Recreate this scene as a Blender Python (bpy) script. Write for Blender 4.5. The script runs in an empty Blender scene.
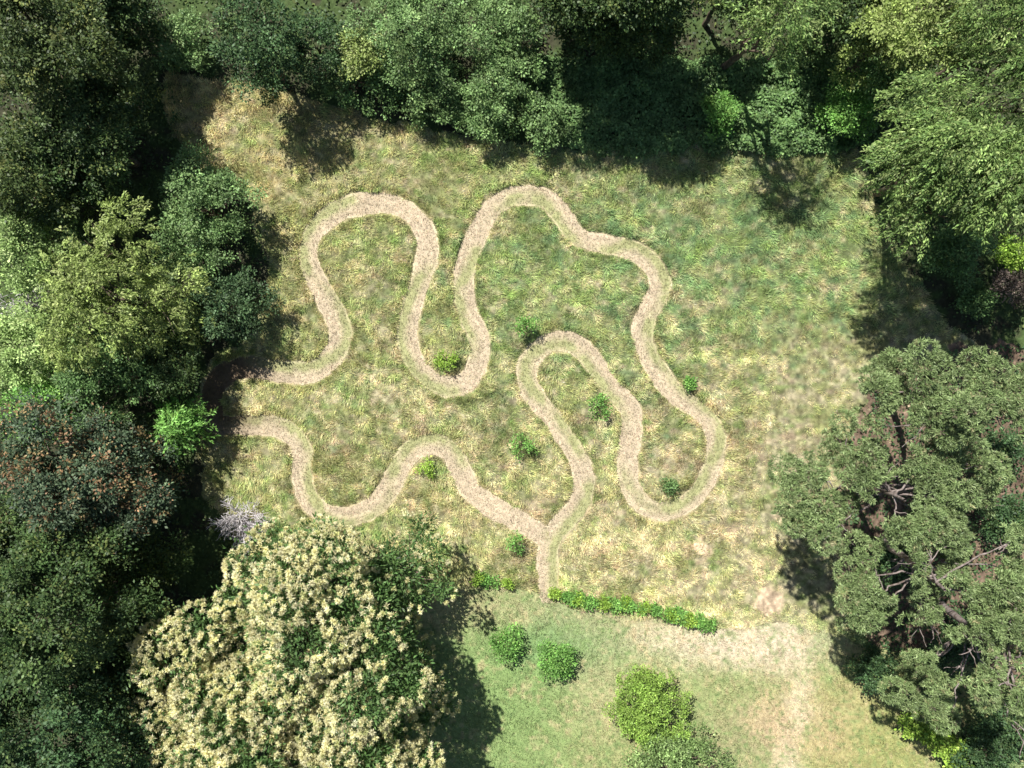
import bpy, math
import numpy as np
from mathutils import Vector

# ------------------------------------------------------------------ camera, sky, sun, exposure
S = 0.06            # metres of ground per picture pixel
H = 44.0            # height of the drone
SCN = bpy.context.scene
COL = SCN.collection

cam = bpy.data.cameras.new('drone_camera')
cam.sensor_width = 36.0
cam.lens = 36.0 * H / (1024 * S)
cam.clip_start = 0.5
cam.clip_end = 2000.0
cam_o = bpy.data.objects.new('drone_camera', cam)
cam_o.location = (0, 0, H)
COL.objects.link(cam_o)
SCN.camera = cam_o

SUN_EL = math.radians(52)
SDX, SDY = 0.52, -0.855                      # way the shadows fall on the ground
_n = math.hypot(SDX, SDY); SDX /= _n; SDY /= _n
wld = bpy.data.worlds.new('World')
SCN.world = wld
wld.use_nodes = True
nt = wld.node_tree
sky = nt.nodes.new('ShaderNodeTexSky')
sky.sky_type = 'NISHITA'
sky.sun_disc = False
sky.sun_elevation = SUN_EL
sky.sun_rotation = math.atan2(-SDX, -SDY)
bg = nt.nodes['Background']
bg.inputs['Strength'].default_value = 0.06
nt.links.new(sky.outputs[0], bg.inputs[0])

sun = bpy.data.lights.new('sun', 'SUN')
sun.energy = 5.0
sun.angle = math.radians(0.53)
sun.color = (1.0, 0.98, 0.945)
sun_o = bpy.data.objects.new('sun', sun)
_d = Vector((SDX * math.cos(SUN_EL), SDY * math.cos(SUN_EL), -math.sin(SUN_EL)))
sun_o.rotation_euler = _d.to_track_quat('-Z', 'Y').to_euler()
sun_o.location = (-20, 30, 60)
COL.objects.link(sun_o)

SCN.view_settings.view_transform = 'Standard'
SCN.view_settings.look = 'None'
SCN.view_settings.gamma = 1.0
SCN.view_settings.use_curve_mapping = False
SCN.view_settings.exposure = 0.96
SCN.cycles.filter_width = 1.5
SCN.cycles.max_bounces = 5
SCN.cycles.diffuse_bounces = 3
SCN.cycles.transmission_bounces = 3
SCN.cycles.glossy_bounces = 1

# ------------------------------------------------------------------ helpers
def W(px, py, z=0.0):
    k = S * (H - z) / H
    return np.array([(px - 512) * k, (384 - py) * k, z])

def _lat(seed):
    return np.random.default_rng(seed).random((256, 256)).astype(np.float32)
_LC = {}
def vnoise(x, y, sc, seed):
    """smooth value noise in 0..1; sc is the size of one cell"""
    if seed not in _LC: _LC[seed] = _lat(seed)
    T = _LC[seed]
    u = x / sc + 1000.37; v = y / sc + 1000.71
    i = np.floor(u).astype(np.int64); j = np.floor(v).astype(np.int64)
    fu = u - i; fv = v - j
    fu = fu * fu * (3 - 2 * fu); fv = fv * fv * (3 - 2 * fv)
    i0 = i & 255; j0 = j & 255; i1 = (i + 1) & 255; j1 = (j + 1) & 255
    return ((T[i0, j0] * (1 - fu) + T[i1, j0] * fu) * (1 - fv)
            + (T[i0, j1] * (1 - fu) + T[i1, j1] * fu) * fv)
def fbm(x, y, sc, seed, octv=3):
    a = 0; w = 1.0; t = 0
    for k in range(octv):
        a = a + w * vnoise(x, y, sc / 2 ** k, seed + k); t += w; w *= 0.6
    return a / t
def sstep(a, b, x):
    t = np.clip((x - a) / (b - a), 0, 1)
    return t * t * (3 - 2 * t)
def inpoly(px, py, poly):
    c = np.zeros(px.shape, bool)
    n = len(poly)
    for k in range(n):
        x1, y1 = poly[k]; x2, y2 = poly[(k + 1) % n]
        if y1 == y2: continue
        m = ((y1 > py) != (y2 > py)) & (px < (x2 - x1) * (py - y1) / (y2 - y1) + x1)
        c ^= m
    return c
def unit(v):
    return v / np.maximum(np.linalg.norm(v, axis=-1, keepdims=True), 1e-9)

def make_mesh(name, V, F, mat, col=None, parent=None, smooth=False, dom='FACE'):
    """V (n,3), F (m,k) all faces with k corners"""
    me = bpy.data.meshes.new(name)
    V = np.ascontiguousarray(V, np.float32); F = np.ascontiguousarray(F, np.int32)
    m, k = F.shape
    me.vertices.add(len(V)); me.vertices.foreach_set('co', V.ravel())
    me.loops.add(m * k); me.loops.foreach_set('vertex_index', F.ravel())
    me.polygons.add(m)
    me.polygons.foreach_set('loop_start', np.arange(0, m * k, k, dtype=np.int32))
    if smooth: me.polygons.foreach_set('use_smooth', np.ones(m, bool))
    if col is not None:
        a = me.attributes.new('tint', 'FLOAT_COLOR', dom)
        c = np.ones((len(col), 4), np.float32); c[:, :3] = np.clip(col, 0.002, 0.95)
        a.data.foreach_set('color', c.ravel())
    me.update(calc_edges=True)
    me.materials.append(mat)
    o = bpy.data.objects.new(name, me)
    COL.objects.link(o)
    if parent is not None: o.parent = parent
    return o

def leaf_arrays(P, D, N, L, Wd, bend=0.15):
    """one kite-shaped leaf per row"""
    D = unit(D); Sd = unit(np.cross(D, N)); Nn = np.cross(Sd, D)
    L = L[:, None]; Wd = Wd[:, None]
    mid = P + D * L * 0.45 + Nn * L * bend
    V = np.stack([P, mid + Sd * Wd * 0.5, P + D * L, mid - Sd * Wd * 0.5], 1).reshape(-1, 3)
    F = np.arange(len(P) * 4).reshape(-1, 4)
    return V, F

def tag(o, label=None, cat=None, group=None, kind=None):
    if label: o['label'] = label
    if cat: o['category'] = cat
    if group: o['group'] = group
    if kind: o['kind'] = kind
    return o
def empty(name, loc):
    o = bpy.data.objects.new(name, None); o.location = tuple(loc)
    o.empty_display_size = 0.3
    COL.objects.link(o); return o

# ------------------------------------------------------------------ materials
def mat_leaf(name, trans=0.3, rough=0.5, spec=0.35):
    m = bpy.data.materials.new(name); m.use_nodes = True
    t = m.node_tree; N = t.nodes; L = t.links
    b = N['Principled BSDF']; out = N['Material Output']
    a = N.new('ShaderNodeAttribute'); a.attribute_name = 'tint'
    g = N.new('ShaderNodeTexCoord')
    no = N.new('ShaderNodeTexNoise'); no.inputs['Scale'].default_value = 0.9; no.inputs['Detail'].default_value = 2
    L.new(g.outputs['Object'], no.inputs['Vector'])
    mr = N.new('ShaderNodeMapRange'); mr.inputs[1].default_value = 0.3; mr.inputs[2].default_value = 0.7
    mr.inputs[3].default_value = 0.75; mr.inputs[4].default_value = 1.25
    L.new(no.outputs[0], mr.inputs[0])
    mx = N.new('ShaderNodeVectorMath'); mx.operation = 'SCALE'
    L.new(a.outputs['Color'], mx.inputs[0]); L.new(mr.outputs[0], mx.inputs['Scale'])
    L.new(mx.outputs[0], b.inputs['Base Color'])
    b.inputs['Roughness'].default_value = rough
    b.inputs['Specular IOR Level'].default_value = spec
    tr = N.new('ShaderNodeBsdfTranslucent'); L.new(mx.outputs[0], tr.inputs['Color'])
    ms = N.new('ShaderNodeMixShader'); ms.inputs[0].default_value = trans
    L.new(b.outputs[0], ms.inputs[1]); L.new(tr.outputs[0], ms.inputs[2])
    L.new(ms.outputs[0], out.inputs['Surface'])
    return m
def mat_ground(name, scale, lo, hi, bump):
    m = bpy.data.materials.new(name); m.use_nodes = True
    t = m.node_tree; N = t.nodes; L = t.links
    b = N['Principled BSDF']
    a = N.new('ShaderNodeAttribute'); a.attribute_name = 'tint'
    g = N.new('ShaderNodeTexCoord')
    no = N.new('ShaderNodeTexNoise'); no.inputs['Scale'].default_value = scale
    no.inputs['Detail'].default_value = 5; no.inputs['Roughness'].default_value = 0.7
    L.new(g.outputs['Object'], no.inputs['Vector'])
    mr = N.new('ShaderNodeMapRange'); mr.inputs[1].default_value = 0.25; mr.inputs[2].default_value = 0.75
    mr.inputs[3].default_value = lo; mr.inputs[4].default_value = hi
    L.new(no.outputs[0], mr.inputs[0])
    mx = N.new('ShaderNodeVectorMath'); mx.operation = 'SCALE'
    L.new(a.outputs['Color'], mx.inputs[0]); L.new(mr.outputs[0], mx.inputs['Scale'])
    L.new(mx.outputs[0], b.inputs['Base Color'])
    b.inputs['Roughness'].default_value = 0.95; b.inputs['Specular IOR Level'].default_value = 0.1
    bp = N.new('ShaderNodeBump'); bp.inputs['Strength'].default_value = bump; bp.inputs['Distance'].default_value = 0.05
    L.new(no.outputs[0], bp.inputs['Height']); L.new(bp.outputs[0], b.inputs['Normal'])
    return m
def mat_bark(name, c1, c2, scale=6.0):
    m = bpy.data.materials.new(name); m.use_nodes = True
    t = m.node_tree; N = t.nodes; L = t.links
    b = N['Principled BSDF']; g = N.new('ShaderNodeTexCoord')
    no = N.new('ShaderNodeTexNoise'); no.inputs['Scale'].default_value = scale; no.inputs['Detail'].default_value = 4
    L.new(g.outputs['Object'], no.inputs['Vector'])
    r = N.new('ShaderNodeValToRGB'); r.color_ramp.elements[0].position = 0.35; r.color_ramp.elements[1].position = 0.65
    r.color_ramp.elements[0].color = (*c1, 1); r.color_ramp.elements[1].color = (*c2, 1)
    L.new(no.outputs[0], r.inputs[0]); L.new(r.outputs[0], b.inputs['Base Color'])
    b.inputs['Roughness'].default_value = 0.9; b.inputs['Specular IOR Level'].default_value = 0.15
    bp = N.new('ShaderNodeBump'); bp.inputs['Strength'].default_value = 0.5; bp.inputs['Distance'].default_value = 0.03
    L.new(no.outputs[0], bp.inputs['Height']); L.new(bp.outputs[0], b.inputs['Normal'])
    return m
M_LEAF = mat_leaf('leaf', 0.32, 0.5, 0.22)
M_NEEDLE = mat_leaf('needle', 0.12, 0.55, 0.3)
M_FLOWER = mat_leaf('catkin', 0.4, 0.8, 0.1)
M_GRASS = mat_leaf('grass_blade', 0.3, 0.7, 0.15)
M_GROUND = mat_ground('ground_soil_and_thatch', 9.0, 0.7, 1.3, 0.5)
M_PATH = mat_ground('mown_straw', 16.0, 0.8, 1.2, 0.6)
M_LAWN = mat_ground('short_turf', 12.0, 0.75, 1.25, 0.5)
M_BARK = mat_bark('brown_bark', (0.07, 0.05, 0.035), (0.16, 0.125, 0.09))
M_PINEBARK = mat_bark('pinkish_pine_bark', (0.10, 0.075, 0.062), (0.24, 0.20, 0.18))
M_DEAD = mat_bark('bleached_dead_wood', (0.42, 0.38, 0.38), (0.68, 0.63, 0.62), 3.0)

# ------------------------------------------------------------------ the clearing, in plan (pixels of 6 cm)
PATH_A = [(215,423),(212,405),(216,386),(230,372),(252,368),(278,372),(300,374),(318,370),(332,358),(340,342),(340,328),(333,310),(323,292),(314,275),
 (309,257),(311,240),(320,226),(334,214),(352,206),(375,203),(398,206),(415,217),(425,233),(428,250),(425,268),
 (418,290),(411,312),(408,332),(411,352),(420,369),(435,382),(450,387),(465,382),(475,370),(480,352),(478,335),
 (470,318),(465,300),(464,282),(466,265),(471,248),(478,232),(487,215),(498,203),(513,197),(530,195),(547,200),
 (561,213),(572,230),(586,240),(603,244),(625,248),(642,256),(655,270),(660,285),(655,300),(645,318),(642,335),
 (647,352),(658,370),(668,385),(680,397),(695,408),(708,420),(715,436),(715,455),(709,473),(700,490),(687,502),
 (670,510),(655,510),(643,504),(633,491),(629,475),(628,458),(631,440),(632,420),(627,405),(616,393),(605,380),
 (595,365),(585,352),(573,343),(560,341),(545,345),(533,355),(527,370),(530,388),(540,403),(550,415),(560,430),
 (570,445),(578,460),(583,475),(583,492),(577,507),(566,520),(556,531),(549,545),(547,562),(548,580),(550,600)]
PATH_B = [(214,421),(225,426),(240,426),(258,425),(275,426),(287,431),(298,441),(303,455),(302,470),(303,485),(308,499),
 (318,510),(333,516),(350,517),(366,512),(378,503),(388,490),(396,475),(405,460),(415,449),(428,444),(443,447),
 (454,457),(461,471),(468,485),(479,497),(492,507),(507,515),(520,522),(535,530),(548,540)]
def spline(pts, step=2.0):
    p = np.array(pts, float); out = []
    for k in range(len(p) - 1):
        p0 = p[max(k - 1, 0)]; p1 = p[k]; p2 = p[k + 1]; p3 = p[min(k + 2, len(p) - 1)]
        n = max(2, int(np.linalg.norm(p2 - p1) / step))
        t = (np.arange(n) / n)[:, None]
        out.append(0.5 * ((2 * p1) + (-p0 + p2) * t + (2 * p0 - 5 * p1 + 4 * p2 - p3) * t ** 2 + (-p0 + 3 * p1 - 3 * p2 + p3) * t ** 3))
    out.append(p[-1:]); return np.concatenate(out)
_A = spline(PATH_A); _B = spline(PATH_B)
# table of distance to the path centre-line, 1 px cells over the picture area (signed: which side)
GX0, GY0, GW, GH = 180, 150, 580, 480
def path_table():
    gx, gy = np.meshgrid(np.arange(GX0, GX0 + GW) , np.arange(GY0, GY0 + GH))
    best = np.full(gx.shape, 1e9, np.float32); side = np.zeros(gx.shape, np.float32); arc = np.zeros(gx.shape, np.float32)
    for C in (_A, _B):
        T = np.gradient(C, axis=0); T = T / np.linalg.norm(T, axis=1, keepdims=True)
        al = np.concatenate([[0], np.cumsum(np.linalg.norm(np.diff(C, axis=0), axis=1))])
        for (cx, cy), (tx, ty), a_ in zip(C, T, al):
            x0 = int(max(cx - 30 - GX0, 0)); x1 = int(min(cx + 31 - GX0, GW)); y0 = int(max(cy - 30 - GY0, 0)); y1 = int(min(cy + 31 - GY0, GH))
            if x1 <= x0 or y1 <= y0: continue
            dx = gx[y0:y1, x0:x1] - cx; dy = gy[y0:y1, x0:x1] - cy
            d = np.sqrt(dx * dx + dy * dy)
            b = best[y0:y1, x0:x1]; s = side[y0:y1, x0:x1]
            m = d < b
            b[m] = d[m]; s[m] = (tx * dy - ty * dx)[m]
            arc[y0:y1, x0:x1][m] = (a_ + tx * dx + ty * dy)[m]
    return best, side, arc
_PD, _PS, _PL = path_table()
def bil(T, px, py, fill):
    u = px - GX0; v = py - GY0
    ok = (u >= 0) & (v >= 0) & (u < GW - 1.01) & (v < GH - 1.01)
    uu = np.where(ok, u, 0); vv = np.where(ok, v, 0)
    i = np.floor(uu).astype(int); j = np.floor(vv).astype(int); fu = uu - i; fv = vv - j
    r = (T[j, i] * (1 - fu) + T[j, i + 1] * fu) * (1 - fv) + (T[j + 1, i] * (1 - fu) + T[j + 1, i + 1] * fu) * fv
    return np.where(ok, r, fill)
def pdist(px, py): return bil(_PD, px, py, 99.0) / (0.82 + 0.22 * vnoise(px, py, 48, 451) + 0.12 * vnoise(px, py, 17, 453))
def pside(px, py): return bil(_PS, px, py, 0.0)
HALF = 10.9

CLEAR = [(163,72),(200,78),(240,84),(330,104),(430,128),(480,140),(600,150),(700,143),(860,146),(884,235),(952,330),(1030,372),  # slanting right edge traces the conifer shadow; dark floor beyond paints that shade
 (1100,400),(1125,1150),(440,1150),(420,790),(430,640),(330,560),(240,540),(205,495),(198,440),(200,405),(214,352),(258,332),(272,268),(250,205),(192,165),(168,110)]
LAWN = [(425,583),(480,587),(545,592),(575,610),(650,617),(712,629),(790,622),(850,640),(1118,700),(1118,1150),(425,1150),(410,800),(400,640)]

def warp(px, py, a, sc, seed):
    return px + a * (fbm(px, py, sc, seed) - 0.5) * 2, py + a * (fbm(px, py, sc, seed + 7) - 0.5) * 2
def in_clear(px, py):
    x, y = warp(px, py, 9, 22, 31); return inpoly(x, y, CLEAR)
def in_lawn(px, py):
    x, y = warp(px, py, 3.5, 10, 51); return inpoly(x, y, LAWN)

# colour of what grows or lies at a spot (albedo)
C_GREEN = np.array([0.145, 0.200, 0.062]); C_OLIVE = np.array([0.220, 0.225, 0.092]); C_STRAW = np.array([0.41, 0.355, 0.225])
C_TEAL = np.array([0.115, 0.185, 0.080]); C_PINK = np.array([0.40, 0.30, 0.20]); C_GOLD = np.array([0.33, 0.275, 0.14]); C_LIME = np.array([0.18, 0.245, 0.08])
# blobs: x, y, rx, ry, (green, olive, straw, teal, pink, gold, lime) additions
BL = [(750,245,120,60,(.5,0,0,1.9,0,0,0)),(790,285,90,40,(.2,0,.1,1.5,0,0,0)),(700,190,110,35,(.3,.2,.2,.4,0,0,0)),(700,300,60,60,(0,0,.2,.9,0,0,0)),
 (560,270,80,50,(.5,0,.2,.6,0,0,0)),(520,330,60,40,(.3,0,0,.5,0,0,.2)),(840,340,90,45,(0,.9,.2,0,0,.2,0)),(780,430,90,70,(0,.5,.5,0,.3,0,0)),
 (740,520,70,60,(0,.7,.5,0,.3,0,0)),(650,555,90,40,(0,.1,1.1,0,.5,0,0)),(600,540,40,40,(0,0,.8,0,.4,0,0)),(235,98,75,28,(0,.1,.8,0,.3,2.6,0)),
 (260,150,60,50,(.1,.5,0,0,0,.8,0)),(330,150,70,40,(.4,.4,.2,0,.2,.2,0)),(290,260,40,70,(0,.8,.1,0,0,.5,0)),(250,470,60,50,(0,.7,.3,0,.2,.3,0)),
 (370,280,45,70,(.3,.4,.3,.1,.2,0,0)),(430,320,20,50,(.1,.8,0,0,.3,.1,0)),(360,420,90,50,(.4,.5,.3,.1,.1,0,0)),(470,420,70,50,(.2,.2,.5,.2,.3,0,0)),
 (500,480,50,40,(.1,.2,.6,0,.4,0,0)),(440,180,50,40,(.6,.5,.1,0,.1,.1,.1)),(580,170,90,25,(.5,.4,.1,.1,0,0,0)),(670,455,40,50,(.1,.2,.6,.2,.4,0,0)),
 (570,400,30,50,(.3,.5,.3,.1,.1,0,0)),(440,500,50,30,(.2,.6,.3,0,.2,.2,0)),(820,180,50,40,(.4,.6,.2,.1,0,.2,0)),(640,430,20,40,(.2,.3,.4,.5,0,0,0)),
 (770,580,60,40,(.3,.7,.3,0,.1,0,0)),(850,600,40,60,(.4,.9,0,0,0,0,.2)),(480,560,50,25,(.3,.4,.3,0,0,.2,0)),(275,525,30,15,(.8,.2,0,0,0,0,.4))]
def yline(px):
    return np.interp(px, [425, 480, 545, 575, 650, 712, 790, 850, 1400], [583, 587, 592, 610, 617, 629, 622, 640, 760])
def meadow_col(px, py):
    n = len(px)
    w = np.zeros((n, 7), np.float32); w[:] = (.54, .50, .36, .08, .06, .03, .03)
    for x, y, rx, ry, a in BL:
        g = np.exp(-0.5 * (((px - x) / rx) ** 2 + ((py - y) / ry) ** 2))
        w += g[:, None] * np.array(a, np.float32)
    # each kind of growth comes and goes in patches of its own
    for k, (s1, s2) in enumerate([(17, 5), (24, 5), (14, 4.5), (14, 5), (16, 5), (24, 6), (12, 4.5)]):
        # patches a little longer across the slope
        q = 0.55 * fbm(px * 0.75, py, s1, 100 + 11 * k) + 0.45 * vnoise(px * 0.8, py, s2, 160 + k)
        w[:, k] *= np.exp((q - 0.5) * 9.0)
    w /= w.sum(1, keepdims=True)
    C = np.stack([C_GREEN, C_OLIVE, C_STRAW, C_TEAL, C_PINK, C_GOLD, C_LIME]).astype(np.float32)
    c = w @ C
    tl = (sstep(-30, 30, py - yline(px)) * sstep(690, 770, px))[:, None]
    if tl.max() > 0.01:
        c = c + (lawn_col(px, py, False) * 1.0 - c) * tl
    return c * 1.0
# lawn: same idea with its own blobs (colour, strength)
LB = [(565,636,40,24,(0.125,0.23,0.09),2.6),(520,700,50,60,(0.185,0.265,0.095),1.8),(620,640,40,20,(0.22,0.25,0.11),.7),(600,735,60,40,(0.23,0.26,0.105),1.0),(752,647,58,16,(0.53,0.44,0.32),5.0),
 (690,636,45,10,(0.50,0.43,0.29),2.2),(600,620,50,14,(0.42,0.34,0.20),1.4),(500,610,50,16,(0.36,0.32,0.17),1.2),(603,690,26,36,(0.40,0.34,0.20),1.2),(650,662,40,12,(0.23,0.28,0.11),1.2),(720,690,40,20,(0.24,0.28,0.11),1.5),(830,690,20,30,(0.26,0.28,0.11),1.5),(803,700,9,22,(0.52,0.43,0.30),4.5),
 (770,722,36,18,(0.46,0.33,0.21),2.0),(788,752,9,22,(0.48,0.40,0.27),1.5),(835,720,20,25,(0.42,0.29,0.18),1.6),(700,715,40,40,(0.24,0.255,0.115),1.4),(850,690,40,50,(0.29,0.28,0.11),1.6),
 (800,670,50,18,(0.34,0.30,0.16),1.0),(835,645,22,16,(0.14,0.24,0.09),1.6),(725,735,30,25,(0.17,0.22,0.10),.9),(670,750,60,30,(0.3,0.28,0.13),.7),(880,745,40,25,(0.27,0.27,0.10),1.5)]
def lawn_col(px, py, blend=True):
    base = np.array([0.245, 0.275, 0.115]); acc = np.zeros((len(px), 3)); wt = np.full(len(px), 0.16)
    acc += base * 0.16
    xx, yy = warp(px, py, 9, 24, 301)
    xx, yy = warp(xx, yy, 7, 7, 341)
    for x, y, rx, ry, c, s in LB:
        g = s * np.exp(-0.5 * (((xx - x) / rx) ** 2 + ((yy - y) / ry) ** 2) * 1.3)
        acc += g[:, None] * np.array(c); wt += g
    c = acc / wt[:, None]
    q = (0.5 * fbm(px, py, 18, 311) + 0.5 * vnoise(px, py, 4, 315))[:, None]
    st = np.array([0.44, 0.35, 0.20]); gr = np.array([0.17, 0.24, 0.085])
    c = c + (st - c) * np.clip((q - 0.56) * 2.4, 0, 0.6) + (gr - c) * np.clip((0.46 - q) * 2.2, 0, 0.6)
    sp = vnoise(px, py, 3.2, 351)[:, None]
    c = c + (np.array([0.13, 0.20, 0.07]) - c) * np.clip((sp - 0.66) * 2.2, 0, 0.6)
    c = c * 0.90
    if blend:
        tl = (sstep(30, -30, py - yline(px)) * sstep(690, 770, px))[:, None]
        if tl.max() > 0.01: c = c + (meadow_col(px, py) - c) * tl
    return c
def path_col(px, py):
    d = pdist(px, py); s = pside(px, py)
    t = np.abs(d + 1.6 * (fbm(px, py, 9, 401) - 0.5)) / HALF
    straw = np.array([0.40, 0.325, 0.222]); grn = np.array([0.255, 0.265, 0.115]); pale = np.array([0.50, 0.43, 0.27])
    # green comes back between the two mower strips, now on this side, now on that; the clippings lie in streaks along the way
    L_ = bil(_PL, px, py, 0.0)
    off = 0.75 * np.tanh(6 * (vnoise(L_, L_ * 0, 80, 411) - 0.5))
    u = np.clip(s, -14, 14) / HALF
    q = np.exp(-0.5 * ((u - off) / 0.42) ** 2) * sstep(0.12, 0.5, vnoise(L_, L_ * 0 + 50, 38, 413))
    q = q * (0.45 + 0.9 * vnoise(px, py, 4.5, 423)) * (0.5 + vnoise(px, py, 13, 425))
    c = straw + (grn - straw) * np.clip(q * 1.25, 0, 0.85)[:, None]
    c = c * (0.84 + 0.30 * vnoise(L_ / 7.0, s, 1.6, 427))[:, None]
    e = sstep(0.78, 0.95, t) * vnoise(px, py, 14, 431)
    c = c + (pale - c) * (0.8 * e)[:, None]
    # brown leaf litter where it runs under the left-hand trees
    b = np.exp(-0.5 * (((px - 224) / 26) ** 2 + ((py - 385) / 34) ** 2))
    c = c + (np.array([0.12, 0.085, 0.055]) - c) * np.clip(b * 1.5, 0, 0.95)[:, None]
    n = (0.84 + 0.32 * vnoise(px, py, 2.2, 441))[:, None]
    return c * n
PINEFLOOR = [(868,395),(960,345),(1150,350),(1150,860),(985,780),(900,700),(862,640),(840,560),(838,480)]
def in_pf(px, py):
    x, y = warp(px, py, 12, 16, 571); return inpoly(x, y, PINEFLOOR)
BARE = [(767,602,13,15),(700,548,10,8),(905,405,3,3),(590,615,9,5)]
def ground_col(px, py):
    n = len(px)
    cl = in_clear(px, py)
    c = np.zeros((n, 3), np.float32)
    m = cl
    c[m] = meadow_col(px[m], py[m]) * 0.72
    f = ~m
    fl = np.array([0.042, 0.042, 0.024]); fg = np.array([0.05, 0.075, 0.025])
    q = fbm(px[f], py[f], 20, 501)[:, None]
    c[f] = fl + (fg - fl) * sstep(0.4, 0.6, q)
    k = in_pf(px, py)
    c[k] = np.array([0.135, 0.095, 0.066]) * (0.75 + 0.5 * vnoise(px[k], py[k], 6, 575))[:, None]
    for x, y, rx, ry in BARE:
        xx, yy = warp(px, py, 5, 9, 521)
        g = sstep(1.5, 0.6, np.hypot((xx - x) / rx, (yy - y) / ry)) * cl
        c = c + (np.array([0.50, 0.37, 0.25]) - c) * (0.85 * g)[:, None]
    d = pdist(px, py)
    near = sstep(HALF + 2.5, HALF, d)[:, None] * cl[:, None]
    c = c + (np.array([0.40, 0.32, 0.19]) - c) * near * 0.5
    c *= ((0.7 + 0.6 * vnoise(px, py, 2.3, 531)) * np.where(cl, 0.55 + 0.8 * vnoise(px, py, 4.2, 537), 1.0))[:, None]
    return c

# ------------------------------------------------------------------ ground sheets
fx = np.concatenate([np.arange(-340, -60, 4.0), np.arange(-60, 1084.1, 1.0), np.arange(1088, 1365, 4.0)])
fy = np.concatenate([np.arange(-340, -60, 4.0), np.arange(-60, 828.1, 1.0), np.arange(832, 1110, 4.0)])
lo = [-14000, -6000, -2500, -1200, -900, -700, -550, -450, -380]
gx = np.concatenate([np.array(lo), fx, 1024 - np.array(lo[::-1])]); gy = np.concatenate([np.array(lo), fy, 768 - np.array(lo[::-1])])
PX, PY = np.meshgrid(gx, gy); shp = PX.shape
px = PX.ravel(); py = PY.ravel()
dd = pdist(px, py)
CL = in_clear(px, py); LW = in_lawn(px, py)
rag = 2.2 * (vnoise(px, py, 5, 601) - 0.5) + 1.8 * (vnoise(px, py, 14, 603) - 0.5)
PM = (dd + rag) < HALF
hump = 0.10 * fbm(px, py, 30, 611) + 0.08 * vnoise(px, py, 7, 613) + 0.03 * vnoise(px, py, 2.5, 615)
hump = hump * sstep(HALF, HALF + 8, dd) * np.where(LW, 0.0, 1.0)
hump = hump * np.where(px > 400, sstep(2, 30, yline(px) - py), 1.0)
hump = np.where((px < -60) | (px > 1084) | (py < -60) | (py > 828), 0, hump)
GZ = hump
VX = (px - 512) * S; VY = (384 - py) * S
idx = np.arange(px.size).reshape(shp)
FQ = np.stack([idx[:-1, :-1], idx[1:, :-1], idx[1:, 1:], idx[:-1, 1:]], -1).reshape(-1, 4)
def sheet(name, mask, zoff, z, colf, mat):
    f = FQ if mask is None else FQ[mask[FQ].all(1)]
    u, inv = np.unique(f, return_inverse=True)
    V = np.stack([VX[u], VY[u], z[u] + zoff], 1)
    o = make_mesh(name, V, inv.reshape(-1, 4), mat, colf(px[u], py[u]), None, True, 'POINT')
    o['kind'] = 'structure'
    return o
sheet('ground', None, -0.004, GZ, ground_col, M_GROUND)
sheet('lawn', LW & (px > -340) & (px < 1130) & (py < 1100), 0.0, np.zeros_like(GZ), lambda a, b: lawn_col(a, b) * (0.75 + 0.5 * vnoise(a, b, 2.2, 641))[:, None], M_LAWN)
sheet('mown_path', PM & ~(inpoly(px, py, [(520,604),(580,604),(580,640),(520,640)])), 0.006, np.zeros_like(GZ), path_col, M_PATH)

# ------------------------------------------------------------------ grasses and ground cover (nobody could count them)
RG = np.random.default_rng(7)
def grow(name, n, box, keep, length, width, lean, colf, jit, zf=0.0, coh=0.7, seed=0):
    r = np.random.default_rng(seed)
    x = r.uniform(box[0], box[2], n); y = r.uniform(box[1], box[3], n)
    k = keep(x, y, r); x = x[k]; y = y[k]; n = len(x)
    ang = 2 * np.pi * (coh * 2.2 * fbm(x, y, 28, 700 + seed, 2) + (1 - coh) * r.random(n)) + r.normal(0, 0.5, n)
    ln = length(x, y) * r.uniform(0.6, 1.35, n)
    le = np.clip((lean(x, y) if callable(lean) else lean) + r.normal(0, 0.35, n), 0.1, 1.45)
    D = np.stack([np.cos(ang) * np.sin(le), np.sin(ang) * np.sin(le), np.cos(le)], 1)
    Nn = np.stack([-np.cos(ang) * np.cos(le), -np.sin(ang) * np.cos(le), np.sin(le)], 1) + r.normal(0, 0.35, (n, 3))
    P = np.stack([(x - 512) * S, (384 - y) * S, np.full(n, zf)], 1)
    c = colf(x, y) * np.exp(r.normal(0, jit, (n, 1))) * (1 + r.normal(0, 0.06, (n, 3)))
    V, F = leaf_arrays(P, D, Nn, ln, width * r.uniform(0.6, 1.4, n), 0.12)
    o = make_mesh(name, V, F, M_GRASS, c); o['kind'] = 'stuff'
    return o
def keep_meadow(x, y, r):
    ok = in_clear(x, y) & ~in_lawn(x, y)
    d = pdist(x, y) + 2.2 * (vnoise(x, y, 5, 601) - 0.5) + 1.8 * (vnoise(x, y, 14, 603) - 0.5)
    ok &= d > HALF + 0.3
    ok &= ~in_pf(x, y) | (r.random(len(x)) < 0.12)
    for bx, by, rx, ry in BARE:
        ok &= (np.hypot((x - bx) / rx, (y - by) / ry) > 0.9) | (r.random(len(x)) < 0.25)
    return ok & (r.random(len(x)) < 0.72 + 0.5 * vnoise(x, y, 6, 711))
def len_meadow(x, y):
    l = 0.17 + 0.22 * fbm(x, y, 16, 721) + 0.42 * np.clip(vnoise(x, y, 6.5, 725) - 0.35, 0, 1)
    l *= 0.85 - 0.25 * sstep(HALF + 6, HALF + 1, pdist(x, y))
    l *= 1 - 0.45 * sstep(720, 790, x) * sstep(300, 360, y)
    l *= 1 - 0.4 * sstep(560, 600, y) * sstep(720, 760, x)
    return l
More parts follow.
